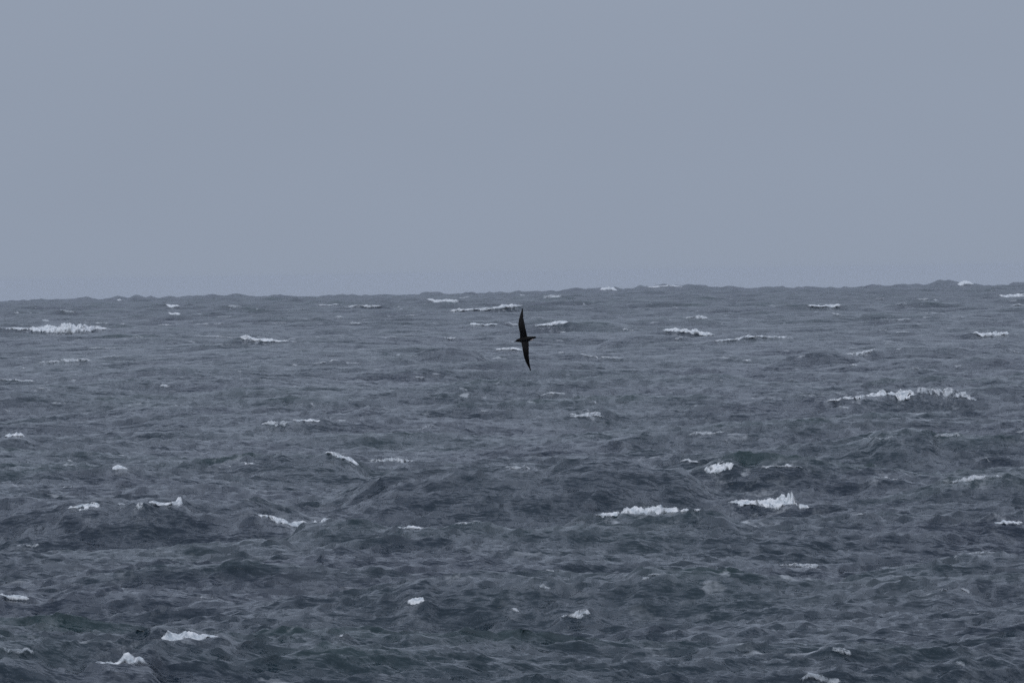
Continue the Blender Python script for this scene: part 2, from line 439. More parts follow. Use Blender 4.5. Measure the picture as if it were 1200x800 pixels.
SMALL = [
 [(102,407,2),(137,407.5,2)], [(118,418.5,1.5),(130,415.8,3),(142,417.5,1.8)], [(20,418.8,2),(36,418,2)],
 [(24,431,2),(30,431,3)], [(0,440.5,2),(10,443.5,2.4),(25,445.5,2.2),(40,446,1.6)], [(42,453.5,2),(50,455.5,3),(59,456.8,2)],
 [(60,472.5,1.5),(78,471.5,1.8)], [(183,451.5,1.5),(190,450.8,2.8),(198,451.5,1.5)], [(268,358,3),(276,358.8,4),(285,359.3,2)],
 [(228,392.5,2),(245,393,2.4),(260,394,2.4),(277,395.3,2)], [(240,405,1.2),(255,401.8,1.8),(265,400.3,2),(273,402,1.2)],
 [(70,361.5,2),(78,364.5,3),(87,365.5,2)], [(17,366,2.5),(22,366,3)], [(185,380.3,2),(193,380,3),(200,380.3,2)],
 [(141,379.5,2.5),(147,379.5,2.5)], [(49,375.5,2.5),(53,375,4),(58,376,2.5)], [(137,351.5,3),(142,351,5)],
 [(255,371.3,1.8),(272,370.8,2.2)], [(230,379.8,1.5),(245,379.5,2)], [(250,378.6,2),(262,378,2)],
 [(112,378.3,1.8),(128,377.8,2.2)], [(316,378.3,2),(335,378,2.5)], [(372,357.3,2),(396,356.5,2.8)],
 [(400,358.8,1.5),(415,357.8,2.8),(447,358,2.8)], [(460,359,2),(470,359,2)], [(410,378,2.5),(423,378,3)],
 [(392,370.3,2),(401,371,2)], [(475,369.5,2),(487,368.8,2.4)], [(592,378.5,2.5),(607,378.8,3)],
 [(518,394,1.5),(527,396,4),(535,394.5,2)], [(450,394.3,2),(465,394,2)], [(472,393.5,1.4),(480,391.8,2),(488,392.5,1.4)],
 [(366,425.7,1.3),(380,424.3,2),(390,422.2,2.4),(398,421.3,2)], [(464,415,3),(471,415,3)],
 [(484,441.5,2.5),(491,440.8,3.5),(498,441.5,2.5)], [(422,477,2),(433,476.3,3)], [(459,505,3),(467,504.5,3.4)],
 [(489,505,1.8),(500,498.5,2),(508,494.5,1.8)], [(564,481.5,2.5),(573,481,2.5)], [(539,349,2),(550,347.5,2.5)],
 [(609,345.5,2.5),(615,345.3,3)], [(671,356.5,2.5),(676,356.3,2.5)], [(618,372,1.6),(638,371.8,2.3)],
 [(656,388.5,2.5),(663,388.7,2.5)], [(730,385.6,2.2),(743,385.8,2.5)], [(788,360,2.2),(795,360.3,2.2)],
 [(791,395,3),(801,395.3,3)], [(680,413.5,1.5),(687,416,2),(700,417.5,2.2),(710,417.8,2.6),(730,419,1.5)],
 [(653,412.2,2),(662,412,2.4)], [(626,462.3,1.6),(640,461,2.2),(650,460.6,3),(662,458.2,1.8)],
 [(805,508,1.6),(830,507.3,2.2),(851,505,2.4)], [(843,443.8,2),(853,443.5,2.5)], [(695,446.2,2),(702,446,2.2)],
 [(974,366,2),(981,368,4),(987,368.5,2)], [(1026,350.5,2.5),(1031,349.3,3.5),(1036,348.5,2.5)], [(1051,355.6,2.3),(1062,355.6,2.5)],
 [(1018,358.3,2),(1025,359,2)], [(1075,350.5,3),(1088,350,4)], [(1094,350.5,2.5),(1099,350.8,2.5)],
 [(1171,359,2.2),(1177,359.2,2.2)], [(1184,358.5,1.5),(1193,356.4,3),(1203,357,3)], [(1030,373.5,1.4),(1050,373.2,1.8),(1058,373.5,3),(1068,374,2)],
 [(1076,366,1.8),(1087,365.8,2)], [(1029,386.8,2.2),(1039,385.8,2.4)], [(1050,387.8,2),(1058,387.4,3.3),(1066,387.5,2.2)],
 [(1114,372.6,1.6),(1122,371.8,2.4),(1131,370.3,1.6)], [(1152,372,1.8),(1162,372,2.2)], [(993,427.8,2),(1008,427.3,2.6)],
 [(1054,430.6,1.8),(1078,430.6,2)], [(1119,427.8,2.2),(1127,427.8,2.4)], [(1172,409.6,1.4),(1184,409.5,2),(1190,411.5,3),(1196,412.3,1.8)],
 [(924,443.5,2.5),(932,443.8,3)], [(983,476.3,2.2),(996,476.8,2.8)], [(1035,401.3,1.6),(1046,402.3,1.6)],
 [(78,540.3,2.6),(86,539.3,2.4)], [(68,571.8,1.8),(78,570.3,2.4),(87,569,1.8)], [(138,589.5,2.5),(148,591,2)],
 [(0,763.5,1.8),(20,762.3,2.4),(40,761,1.6)], [(527,614.5,1.3),(540,612.3,2),(562,610.6,1.5)], [(592,547,2.6),(608,547,2.6),(621,547.8,1.8)],
 [(584,736.4,1.6),(601,736.2,2.2)], [(547,655,1.8),(560,655.7,1.8)], [(797,539.3,2.6),(808,539,3),(818,540,2)],
 [(628,687.8,2),(636,687,4.5),(646,688,2)], [(753,672.8,1.8),(765,672.5,3),(776,672.3,1.8)], 
 [(600,713.5,2.4),(608,713.6,2.8)], [(890,546.3,2),(915,545.3,3),(950,546.8,2)], [(976,760.3,2),(985,759.5,3.6),(998,761.5,1.8)],
 [(1120,776.5,2),(1131,776,3)], [(937,794,1.8),(955,792.5,3),(985,793.5,3)], [(1100,692,2),(1110,690.2,2.6)],
 [(1133,717.5,2),(1148,716.6,2.6)], [(1125,689.6,2),(1136,690.4,2)], [(752,676.5,2),(762,678,2.4)], [(845,513.5,1.6),(856,517,2)],
 [(1095,510.5,1.6),(1125,508.5,2)], [(1010,512,1.4),(1030,512.8,2.2),(1048,511.5,1.4)], [(1152,536.5,1.6),(1163,538.3,2)],
 [(1190,504,2.4),(1203,507,3)], [(1000,600.5,1.6),(1010,599.8,2.2),(1018,600.5,1.6)], [(150,395,1.4),(168,394.4,1.8)],
 [(340,362,1.5),(356,361.5,2)], [(688,470.5,1.4),(700,470,1.8)], [(200,431,1.4),(222,430.5,1.8)], [(860,421,1.4),(880,421.4,1.8)],
 [(880,466,1.4),(893,465.4,1.8)], [(285,633,1.4),(310,630.5,1.6)], [(640,665,1.4),(655,664.5,1.8)], [(390,742,1.5),(402,745,1.8)],
 [(230,700,1.5),(250,699,1.8)], [(20,640,1.5),(45,637,1.8)], [(1060,740,1.5),(1078,738.5,1.8)], [(860,750,1.5),(880,748,1.8)],
]

# ---- foam material: wet white bubbles, a little grey and blue where it thins
def nodes_of(name):
    m = bpy.data.materials.new(name); m.use_nodes = True
    t = m.node_tree; t.nodes.clear()
    return m, t, t.nodes.new

foam_mat, ft, FN = nodes_of("sea_foam")
fo = FN('ShaderNodeOutputMaterial'); fb = FN('ShaderNodeBsdfPrincipled')
ftc = FN('ShaderNodeTexCoord')
fn = FN('ShaderNodeTexNoise'); fn.inputs['Scale'].default_value = 3.2; fn.inputs['Detail'].default_value = 6; fn.inputs['Roughness'].default_value = 0.65
fr = FN('ShaderNodeValToRGB')
fr.color_ramp.elements[0].position = 0.36; fr.color_ramp.elements[0].color = (0.40, 0.46, 0.50, 1)
fr.color_ramp.elements[1].position = 0.56; fr.color_ramp.elements[1].color = (0.78, 0.80, 0.81, 1)
fa = FN('ShaderNodeAttribute'); fa.attribute_name = 'thin'
fm = FN('ShaderNodeMix'); fm.data_type = 'RGBA'
fm.inputs['B'].default_value = (0.45, 0.49, 0.52, 1)
ft.links.new(ftc.outputs['Object'], fn.inputs['Vector']); ft.links.new(fn.outputs['Fac'], fr.inputs[0])
ft.links.new(fr.outputs[0], fm.inputs['A']); ft.links.new(fa.outputs['Fac'], fm.inputs['Factor'])
ft.links.new(fm.outputs['Result'], fb.inputs['Base Color'])
fb.inputs['Roughness'].default_value = 0.75
fb.inputs['Specular IOR Level'].default_value = 0.2
# thin foam breaks into lace that lets the water through
fv = FN('ShaderNodeMapRange')
for k_, x_ in zip(('From Min', 'From Max', 'To Min', 'To Max'), (1.0, 0.0, 0.0, 1.0)): fv.inputs[k_].default_value = x_
ft.links.new(fa.outputs['Fac'], fv.inputs['Value']); ft.links.new(fv.outputs[0], fb.inputs['Alpha'])
fbu = FN('ShaderNodeBump'); fbu.inputs['Strength'].default_value = 0.5; fbu.inputs['Distance'].default_value = 0.08
ft.links.new(fn.outputs['Fac'], fbu.inputs['Height']); ft.links.new(fbu.outputs[0], fb.inputs['Normal'])
ft.links.new(fb.outputs[0], fo.inputs['Surface'])

plans = []
def plan_whitecap(pts, style, seed):
    rr = random.Random(seed)
    p = np.array(pts, float)
    wpx = p[-1, 0] - p[0, 0]; tmax = p[:, 2].max()
    bottom = [(a, b + t * 0.5) for a, b, t in pts]
    lift = 0.10 + 0.03 * min(tmax, 10)
    on_horizon = p[:, 1].mean() < 348.5 - p[:, 0].mean() * 0.0155 - 0.5 + 1.0 and tmax > 2.9 and p[:, 1].mean() < 339
    n = max(10, int(wpx / 2.5))
    px, py, X, Y, Z, dist = crest_line(bottom, lift, dist=9150.0 if on_horizon else None, n=n)
    # let the foam wander in depth so that it follows the crest of the wave it sits on
    d = pixel_ray(px, py); W = min(max(0.012 * dist, 4), 40)
    off = np.linspace(-W, W, 41)
    YY = dist + off[None, :].repeat(n, 0)
    XX = YY * (d[:, 0] / d[:, 1])[:, None]
    if not on_horizon:
        G = EYE + YY * (d[:, 2] / d[:, 1])[:, None] - sea_height(XX.ravel(), YY.ravel()).reshape(YY.shape)
        clear = np.minimum.accumulate(G, axis=1); clear = np.concatenate([clear[:, :1], clear[:, :-1]], 1)
        cost = np.abs(G - lift) + 2.0 * np.maximum(0, -clear) + 0.12 * np.abs(off)[None, :] / W
        # cheapest smooth path from end to end
        step = np.abs(off[:, None] - off[None, :]) / max((X[-1] - X[0]) / n, 1e-3) * 0.03
        acc = cost[0]; back = []
        for q in range(1, n):
            tot = acc[None, :] + step
            k_ = tot.argmin(1); back.append(k_); acc = cost[q] + tot[np.arange(41), k_]
        path = [int(acc.argmin())]
        for k_ in reversed(back): path.append(int(k_[path[-1]]))
        o_ = off[np.array(path[::-1])]
        o_ = np.convolve(np.pad(o_, 3, mode='edge'), np.hanning(9)[1:-1] / np.hanning(9).sum(), mode='valid')
        Y = dist + o_; X = Y * d[:, 0] / d[:, 1]; Z = EYE + Y * d[:, 2] / d[:, 1]
    th = np.interp(px, p[:, 0], p[:, 2])
    T = th * K * Y
    Zc = Z + 0.35 * T
    H = sea_height(X, Y)
    dz = float(np.abs(Zc - H).max())
    ln = max(1.5, 1.8 * T.max(), 3.0 * min(dz, .6)); lf = ln * 1.8
    margin = max(20 * K * dist, 0.4 * (X[-1] - X[0]))
    if on_horizon: ln = 40; lf = 60
    order = np.argsort(X)
    add_ridge(X[order], Y[order], Zc[order], ln, lf, margin, smooth=0 if style == 's' else 2, cap=9 if on_horizon else ({'t': 0.08, 'b': 0.2, 's': 0.35}[style] + 0.5 * T.max()) * max(1, dist / 1500))
    plans.append(dict(edit=EDITS[-1], pts=pts, style=style, seed=seed, X=X, Y=Y, Z=Z, T=T, dist=dist, px=px))
    return plans[-1]

def X_sc(wpx): return min(wpx, 60) / 60.0 * 1.2

for i, (pts, style, label) in enumerate(WHITECAPS):
    plan_whitecap(pts, style, 100 + i)['label'] = label
for i, pts in enumerate(SMALL):
    plan_whitecap(pts, 't', 500 + i)['label'] = None
# crests raised later change what an earlier one sits on: let every foam line settle on the finished sea, in sight
for pl in plans:
    if pl['dist'] > 8000: continue
    px = pl['px']; n = len(px)
    p_ = np.array(pl['pts'], float)
    py = np.interp(px, p_[:, 0], p_[:, 1] + 0.25 * p_[:, 2])
    d = pixel_ray(px, py); W = min(max(0.035 * pl['dist'], 14), 90)
    off = np.linspace(-W, W, 121)
    YY = pl['dist'] + off[None, :].repeat(n, 0); XX = YY * (d[:, 0] / d[:, 1])[:, None]
    G = EYE + YY * (d[:, 2] / d[:, 1])[:, None] - sea_height(XX.ravel(), YY.ravel()).reshape(YY.shape)
    clear = np.minimum.accumulate(G, axis=1); clear = np.concatenate([clear[:, :1], clear[:, :-1]], 1)
    cost = np.abs(G) + 3.0 * np.maximum(0, -clear) + 0.10 * np.abs(off)[None, :] / W
    step = np.abs(off[:, None] - off[None, :]) / max((pl['X'][-1] - pl['X'][0]) / n, 1e-3) * 0.012
    acc = cost[0]; back = []
    for q in range(1, n):
        tot = acc[None, :] + step
        k_ = tot.argmin(1); back.append(k_); acc = cost[q] + tot[np.arange(121), k_]
    path = [int(acc.argmin())]
    for k_ in reversed(back): path.append(int(k_[path[-1]]))
    o_ = off[np.array(path[::-1])]
    o_ = np.convolve(np.pad(o_, 1, mode='edge'), [.25, .5, .25], mode='valid')
    Y = pl['dist'] + o_; X = Y * d[:, 0] / d[:, 1]
    if np.any(np.diff(X) <= 0): continue
    pl['X'], pl['Y'] = X, Y; pl['Z'] = EYE + Y * d[:, 2] / d[:, 1]

def build_foam(pl):
    seed = pl['seed']; rr = np.random.default_rng(seed)
    dist = pl['dist']; ppm = 1 / (K * dist)             # photo pixels per metre
    X0, X1 = pl['X'][0], pl['X'][-1]
    pad = 2.0 / ppm
    nu = int(max(14, (X1 - X0) * ppm * 1.6)); 
    Tm = pl['T'].max()
    D = max(0.3, 3.0 * Tm)
    if pl['style'] == 'b': D *= 1.6
    if pl['style'] == 't': D *= 0.9
    nv = int(np.clip(Tm * ppm * 2.2, 9, 30))
    U = np.linspace(X0 - pad, X1 + pad, nu); S = np.linspace(0, 1, nv)
    uu, ss = np.meshgrid(U, S)
    yc = np.interp(uu, pl['X'], pl['Y']); zb = np.interp(uu, pl['X'], pl['Z']); T = np.interp(uu, pl['X'], pl['T'])
    endfade = smooth01((uu - X0 + pad) / (max(4, .12 * (X1 - X0) * ppm) / ppm)) * smooth01((X1 + pad - uu) / (max(4, .12 * (X1 - X0) * ppm) / ppm))
    T = T * endfade
    # local width follows thickness
    wloc = D * (0.35 + 0.65 * T / Tm)
    yy = yc + (ss - 0.42) * wloc + 0.12 * wloc * (fbm(uu * ppm / 7, ss * 0, seed + 3, 3) - 0.5) * 2
    H = sea_height(uu.ravel(), yy.ravel()).reshape(uu.shape)
    fu = uu * ppm
    lump = fbm(fu / 5.5, ss * 2.0 + 3, seed, 4, 0.6)
    fine = fbm(fu / 2.2, ss * 5.0, seed + 9, 3, 0.6)
    prof = np.sin(np.pi * np.clip(ss, 0, 1)) ** 0.75
    ridge = 1 - np.abs(2 * fbm(fu / 6.0, ss * 3.0 + 7, seed + 21, 4, 0.6) - 1) * 2.2
    edge = np.minimum(prof * 1.3, 1) * np.clip(T * ppm / 3.0, 0, 1)
    base = {'s': 0.10, 'b': 0.36, 't': 0.24}[pl['style']]
    keepv = edge * 0.9 + (fbm(fu / 4.5, ss * 4.0, seed + 40, 4, 0.65) - 0.5) * 1.5 + 0.12 * ridge - base
    hl = sea_height(pl['X'], pl['Y']); hl = 0.5 * hl + 0.5 * np.convolve(np.pad(hl, 2, mode='edge'), np.ones(5) / 5, mode='valid')                   # the finished crest under the foam
    zb = np.interp(uu, pl['X'], hl) - 0.35 * T
    low = (H - (zb - 0.45 * T)) / (0.5 * T + 0.02) + 0.2; high = (zb + 1.5 * T - H) / (0.5 * T + 0.02) + 0.2
    keepv = np.minimum(keepv, np.minimum(low, high) + 0.9 * (fine - 0.5))
    body = smooth01(keepv / 0.6)
    zz = H - 0.008 + body * prof * T * (0.05 + 0.70 * lump ** 1.5 + 0.35 * (fine - 0.5))
    zz += body * prof ** 2 * np.maximum(T - 10.0 / ppm, 0) * (0.35 + 0.5 * (fine - 0.5))
    kf = 0.25 * (keepv[:-1, :-1] + keepv[1:, :-1] + keepv[:-1, 1:] + keepv[1:, 1:])
    keep = (kf > -0.14).ravel()
    if keep.sum() < 6: keep[:] = (edge[:-1, :-1].ravel() > 0.2)
    co = np.stack([uu.ravel(), yy.ravel(), zz.ravel()], 1)
    org = np.array([pl['X'].mean(), pl['Y'].mean(), pl['Z'].mean()])
    faint = {'s': 0.04, 'b': 0.25, 't': rr.uniform(0.15, 0.55)}[pl['style']]
    web = fbm(fu / 3.2, ss * 6.0, seed + 77, 4, 0.7)
    solid = np.clip((keepv + 0.12) / 0.8 + (web - 0.5) * {'s': 2.3, 'b': 3.4, 't': 2.4}[pl['style']], 0, 1)
    thin = 1 - (1 - faint) * solid
    nx = nu
    j, i = np.meshgrid(np.arange(nv - 1), np.arange(nu - 1), indexing='ij')
    a = (j * nx + i).ravel(); faces = np.stack([a, a + 1, a + nx + 1, a + nx], 1)[keep]
    used, inv = np.unique(faces.ravel(), return_inverse=True)
    me = mesh_from_arrays('whitecap', co[used] - org, inv.reshape(-1, 4))
    at = me.attributes.new('thin', 'FLOAT', 'POINT')
    at.data.foreach_set('value', thin.ravel()[used].astype(np.float32))
    me.materials.append(foam_mat)
    o = link(bpy.data.objects.new('whitecap', me)); o.location = org
    o['label'] = pl['label']; o['category'] = 'whitecap'; o['group'] = 'whitecaps breaking across the sea'
    # flung spray over the thick ones
    if pl['style'] != 't' and Tm * ppm >= 5.5:
        n = int(Tm * ppm * (X1 - X0) * ppm * 0.25)
        xs = rr.uniform(X0, X1, n)
        t_ = np.interp(xs, pl['X'], pl['T']); ok = rr.uniform(0, 1, n) < (t_ / Tm) ** 2
        xs = xs[ok]; t_ = t_[ok]; n = len(xs)
        if n > 3:
            zb_ = np.interp(xs, pl['X'], hl) - 0.35 * t_; yc_ = np.interp(xs, pl['X'], pl['Y'])
            zs = zb_ + t_ * (0.6 + np.abs(rr.normal(0, 0.3, n)))
            ys = yc_ + rr.normal(0, 0.3 * D, n)
            sz = rr.uniform(0.08, 0.30, n) / ppm
            tet = np.array([[1, 1, 1], [-1, -1, 1], [-1, 1, -1], [1, -1, -1]]) * 0.8
            v = np.stack([xs, ys, zs], 1)[:, None, :] + tet[None] * sz[:, None, None] * np.array([1.3, 1, 0.9])
            fc = np.array([[0, 1, 2], [0, 3, 1], [0, 2, 3], [1, 3, 2]])
            fcs = (np.arange(n)[:, None, None] * 4 + fc[None]).reshape(-1, 3)
            ms = mesh_from_arrays('spray', v.reshape(-1, 3) - org, fcs)
            ms.materials.append(foam_mat)
            so = link(bpy.data.objects.new('spray', ms)); so.parent = o; so['kind'] = 'stuff'
    return o

# labels of the small flecks: where each lies from the nearest named breaker
LANDMARK = {0: "the widest far left breaker", 3: "the peaked crest left of the bird", 5: "the long crest above the bird",
            10: "the rounded horizon splash", 13: "the sloping breaker right of the bird", 15: "the thick right edge breaker",
            16: "the foam bar under the horizon", 20: "the longest right breaker", 22: "the dark flecked small crest", 24: "the mid left bright crest",
            26: "the left swell's white crest", 30: "the wavy bottom left breaker", 32: "the slanting crest left of centre",
            34: "the sagging curved breaker", 36: "the isolated lower middle lump", 37: "the long solid lower breaker",
            38: "the tall splash breaker", 41: "the right edge foam lump", 40: "the thin pale lower right crest"}
def centre(pts):
    q = np.array(pts, float); return q[:, 0].mean(), q[:, 1].mean()
buckets = {}
for pl in plans:
    if pl['label'] is None:
        cx, cy = centre(pl['pts'])
        best = min(LANDMARK, key=lambda q: math.hypot(centre(WHITECAPS[q][0])[0] - cx, 2 * (centre(WHITECAPS[q][0])[1] - cy)))
        bx, by = centre(WHITECAPS[best][0])
        dx, dy = cx - bx, cy - by
        v = '' if abs(dy) < 4 else ('above' if dy < 0 else 'below'); h = '' if abs(dx) < 15 else ('left' if dx < 0 else 'right')
        side = {('', 'left'): 'left of', ('', 'right'): 'right of', ('above', ''): 'straight above', ('below', ''): 'straight below',
                ('above', 'left'): 'up left of', ('above', 'right'): 'up right of', ('below', 'left'): 'down left of',
                ('below', 'right'): 'down right of', ('', ''): 'beside'}[(v, h)]
        buckets.setdefault((best, side), []).append((math.hypot(dx, dy), pl))
ORD = ['nearest', 'second nearest', 'third nearest', 'fourth nearest', 'fifth nearest', 'sixth nearest', 'seventh nearest', 'eighth nearest', 'ninth nearest', 'tenth nearest']
for (best, side), lst in buckets.items():
    lst.sort(key=lambda q: q[0])
    for j, (_, pl) in enumerate(lst):
        w_ = pl['pts'][-1][0] - pl['pts'][0][0]; t_ = max(q[2] for q in pl['pts'])
        kind = 'thin foam streak' if w_ > 16 else ('tiny foam fleck' if w_ < 9 else 'small foam fleck')
        pl['label'] = f"{kind}, {ORD[min(j, 9)] + ' ' if len(lst) > 1 else ''}{side} {LANDMARK[best]}"
for pl in plans:
    build_foam(pl)

# ------------------------------------------------------------------ the water sheet
rows = [40.0]
while rows[-1] < 300: rows.append(rows[-1] + max(0.4, 3.2 - (rows[-1] - 40) * 0.0108))
while rows[-1] < 15500: rows.append(rows[-1] + float(row_step(rows[-1])))
rows = np.array(rows)
inner = np.linspace(-R(2.5), R(2.5), 390)
outer = R(2.5) + (R(32) - R(2.5)) * (np.linspace(0, 1, 20)[1:]) ** 2.4
az = np.concatenate([-outer[::-1], inner, outer])
aa, dd = np.meshgrid(az, rows)
bx = (np.tan(aa) * dd).ravel(); by = dd.ravel()
Xd, Yd, Zd, Jd = displacement(bx, by, jac=True)
wx = bx + Xd; wy = by + Yd
wz = Zd - (wx ** 2 + wy ** 2) / (2 * EARTH)
wz = apply_edits(wx, wy, wz)
froth = np.zeros_like(wx)
for pl in plans:
    w_ = pl['X'][-1] - pl['X'][0]; e_ = 0.35 * w_ + 0.5; sv = (1.2 + 3.0 * pl['T'].max()) * (0.6 if pl['style'] == 't' else 1.0) * max(1, pl['dist'] / 1000)
    m_ = np.nonzero((wx > pl['X'][0] - e_) & (wx < pl['X'][-1] + e_) & (np.abs(wy - pl['Y'].mean()) < 4 * sv + np.ptp(pl['Y'])))[0]
    v_ = wy[m_] - np.interp(wx[m_], pl['X'], pl['Y'])
    fx_ = smooth01((wx[m_] - pl['X'][0] + e_) / (2 * e_)) * smooth01((pl['X'][-1] + e_ - wx[m_]) / (2 * e_))
    froth[m_] = np.maximum(froth[m_], fx_ * np.exp(-(v_ / np.where(v_ < 0, sv, 2.0 * sv)) ** 2) * (0.6 if pl['style'] == 't' else 1.0))
water_me = mesh_from_grid('water', np.stack([wx, wy, wz], 1), len(rows), len(az))
at = water_me.attributes.new('fold', 'FLOAT', 'POINT')
at.data.foreach_set('value', Jd.astype(np.float32))
at = water_me.attributes.new('froth', 'FLOAT', 'POINT')
at.data.foreach_set('value', froth.astype(np.float32))
at = water_me.attributes.new('coarse', 'FLOAT', 'POINT')
at.data.foreach_set('value', smooth01((np.hypot(wx, wy) - 500) / 4500).astype(np.float32))
at = water_me.attributes.new('rise', 'FLOAT', 'POINT')
at.data.foreach_set('value', Zd.astype(np.float32))

wm, wt, WN = nodes_of("sea_water")
L = wt.links.new
wo = WN('ShaderNodeOutputMaterial'); wb = WN('ShaderNodeBsdfPrincipled')
tc = WN('ShaderNodeTexCoord')
def noise(scale, detail, rough, stretch=(1, 1, 1), rot=0.0):
    mp = WN('ShaderNodeMapping'); mp.inputs['Scale'].default_value = stretch; mp.inputs['Rotation'].default_value = (0, 0, rot)
    n = WN('ShaderNodeTexNoise'); n.inputs['Scale'].default_value = scale; n.inputs['Detail'].default_value = detail; n.inputs['Roughness'].default_value = rough
    L(tc.outputs['Object'], mp.inputs[0]); L(mp.outputs[0], n.inputs['Vector'])
    return n
def math_node(op, a, b=None, clamp=False):
    m = WN('ShaderNodeMath'); m.operation = op; m.use_clamp = clamp
    for i, v in enumerate((a, b)):
        if v is None: continue
        if isinstance(v, (int, float)): m.inputs[i].default_value = v
        else: L(v, m.inputs[i])
    return m.outputs[0]
def maprange(v, a, b, c, d):
    m = WN('ShaderNodeMapRange'); m.clamp = True; L(v, m.inputs['Value'])
    for k_, x_ in zip(('From Min', 'From Max', 'To Min', 'To Max'), (a, b, c, d)): m.inputs[k_].default_value = x_
    return m.outputs[0]
fold = WN('ShaderNodeAttribute'); fold.attribute_name = 'fold'
rise = WN('ShaderNodeAttribute'); rise.attribute_name = 'rise'
# base: deep slate sea, greener where air is beaten into the steep crests
patch = noise(0.05, 3, 0.5, (1, 0.4, 1))
aer = math_node('MULTIPLY', maprange(fold.outputs['Fac'], 0.9, 0.2, 0, 1), maprange(rise.outputs['Fac'], 0.0, 1.4, 0.2, 1), True)
cmix = WN('ShaderNodeMix'); cmix.data_type = 'RGBA'
cmix.inputs['A'].default_value = (0.009, 0.018, 0.031, 1); cmix.inputs['B'].default_value = (0.024, 0.050, 0.048, 1)
L(math_node('ADD', aer, maprange(patch.outputs['Fac'], 0.4, 0.7, 0, 0.4), True), cmix.inputs['Factor'])
# old foam: thin wind streaks and lace where the surface folds
lace = noise(1.7, 6, 0.68, (1, 0.55, 1), R(15))
streak = noise(0.8, 6, 0.75, (1.0, 0.45, 1), R(10))
fr_ = maprange(fold.outputs['Fac'], 0.42, 0.10, 0, 1)
f1 = math_node('MULTIPLY', fr_, maprange(lace.outputs['Fac'], 0.47, 0.60, 0, 1), True)
f2 = maprange(streak.outputs['Fac'], 0.56, 0.70, 0, 0.14)
frothy = WN('ShaderNodeAttribute'); frothy.attribute_name = 'froth'
web = noise(1.1, 6, 0.75, (1, 0.5, 1), R(-8))
f5 = math_node('MULTIPLY', frothy.outputs['Fac'], maprange(web.outputs['Fac'], 0.52, 0.66, 0, 0.55), True)
gust = noise(0.035, 13, 0.78, (1, 0.35, 1), R(8))     # froth film in all sizes, from gust patches to flecks
f3 = maprange(gust.outputs['Fac'], 0.53, 0.70, 0, 0.09)
# small spent flecks on the upper parts of the waves, near and far sizes
up = maprange(rise.outputs['Fac'], 0.0, 0.9, 0, 1)
fleck = noise(0.5, 5, 0.6, (0.8, 0.7, 1), R(5))
f6 = math_node('MULTIPLY', up, maprange(fleck.outputs['Fac'], 0.645, 0.70, 0, 0.6), True)
foamf = math_node('ADD', math_node('ADD', 0.0, f2), math_node('ADD', f3, math_node('ADD', f5, f6)), True)
cm2 = WN('ShaderNodeMix'); cm2.data_type = 'RGBA'; cm2.inputs['B'].default_value = (0.55, 0.58, 0.60, 1)
L(cmix.outputs['Result'], cm2.inputs['A']); L(foamf, cm2.inputs['Factor'])
L(cm2.outputs['Result'], wb.inputs['Base Color'])
wb.inputs['IOR'].default_value = 1.333
coarse = WN('ShaderNodeAttribute'); coarse.attribute_name = 'coarse'      # ripples too far to be built widen the reflection
L(math_node('ADD', maprange(foamf, 0, 1, 0.10, 0.6), math_node('MULTIPLY', coarse.outputs['Fac'], 0.14), True), wb.inputs['Roughness'])
# wind ripples finer than the mesh: slopes added to the surface normal
geo = WN('ShaderNodeNewGeometry')
total = geo.outputs['Normal']
for scale_, amp_, st_, ro_ in ((0.5, 1.5, (0.35, 1, 1), R(10)), (2.1, 2.2, (0.3, 1, 1), R(-7)), (9.0, 2.4, (0.3, 1, 1), R(8))):
    nn_ = noise(scale_, 4, 0.7, st_, ro_)
    sb = WN('ShaderNodeVectorMath'); sb.operation = 'SUBTRACT'; sb.inputs[1].default_value = (0.5, 0.5, 0.5)
    L(nn_.outputs['Color'], sb.inputs[0])
    sc_ = WN('ShaderNodeVectorMath'); sc_.operation = 'MULTIPLY'; sc_.inputs[1].default_value = (amp_ * 0.6, amp_, 0)
    L(sb.outputs[0], sc_.inputs[0])
    ad = WN('ShaderNodeVectorMath'); ad.operation = 'ADD'; L(total, ad.inputs[0]); L(sc_.outputs[0], ad.inputs[1]); total = ad.outputs[0]
nz = WN('ShaderNodeVectorMath'); nz.operation = 'NORMALIZE'; L(total, nz.inputs[0]); L(nz.outputs[0], wb.inputs['Normal'])
L(wb.outputs[0], wo.inputs['Surface'])
water_me.materials.append(wm)
water = link(bpy.data.objects.new('water', water_me)); water['kind'] = 'structure'


# ------------------------------------------------------------------ the seabird, banking with its wings upright
BD = 223.0                                     # metres from the camera
bc = pixel_ray([614.3], [397.6])[0]; bc = bc / bc[1] * BD + np.array([0, 0, EYE])
M = K * BD                                     # metres per photo pixel at the bird

bird = link(bpy.data.objects.new('seabird', None))
bird.empty_display_size = 0.2
bird.location = Vector(bc)
bird['label'] = "dark shearwater banking with long narrow wings held upright, low over the grey waves"
bird['category'] = 'bird'

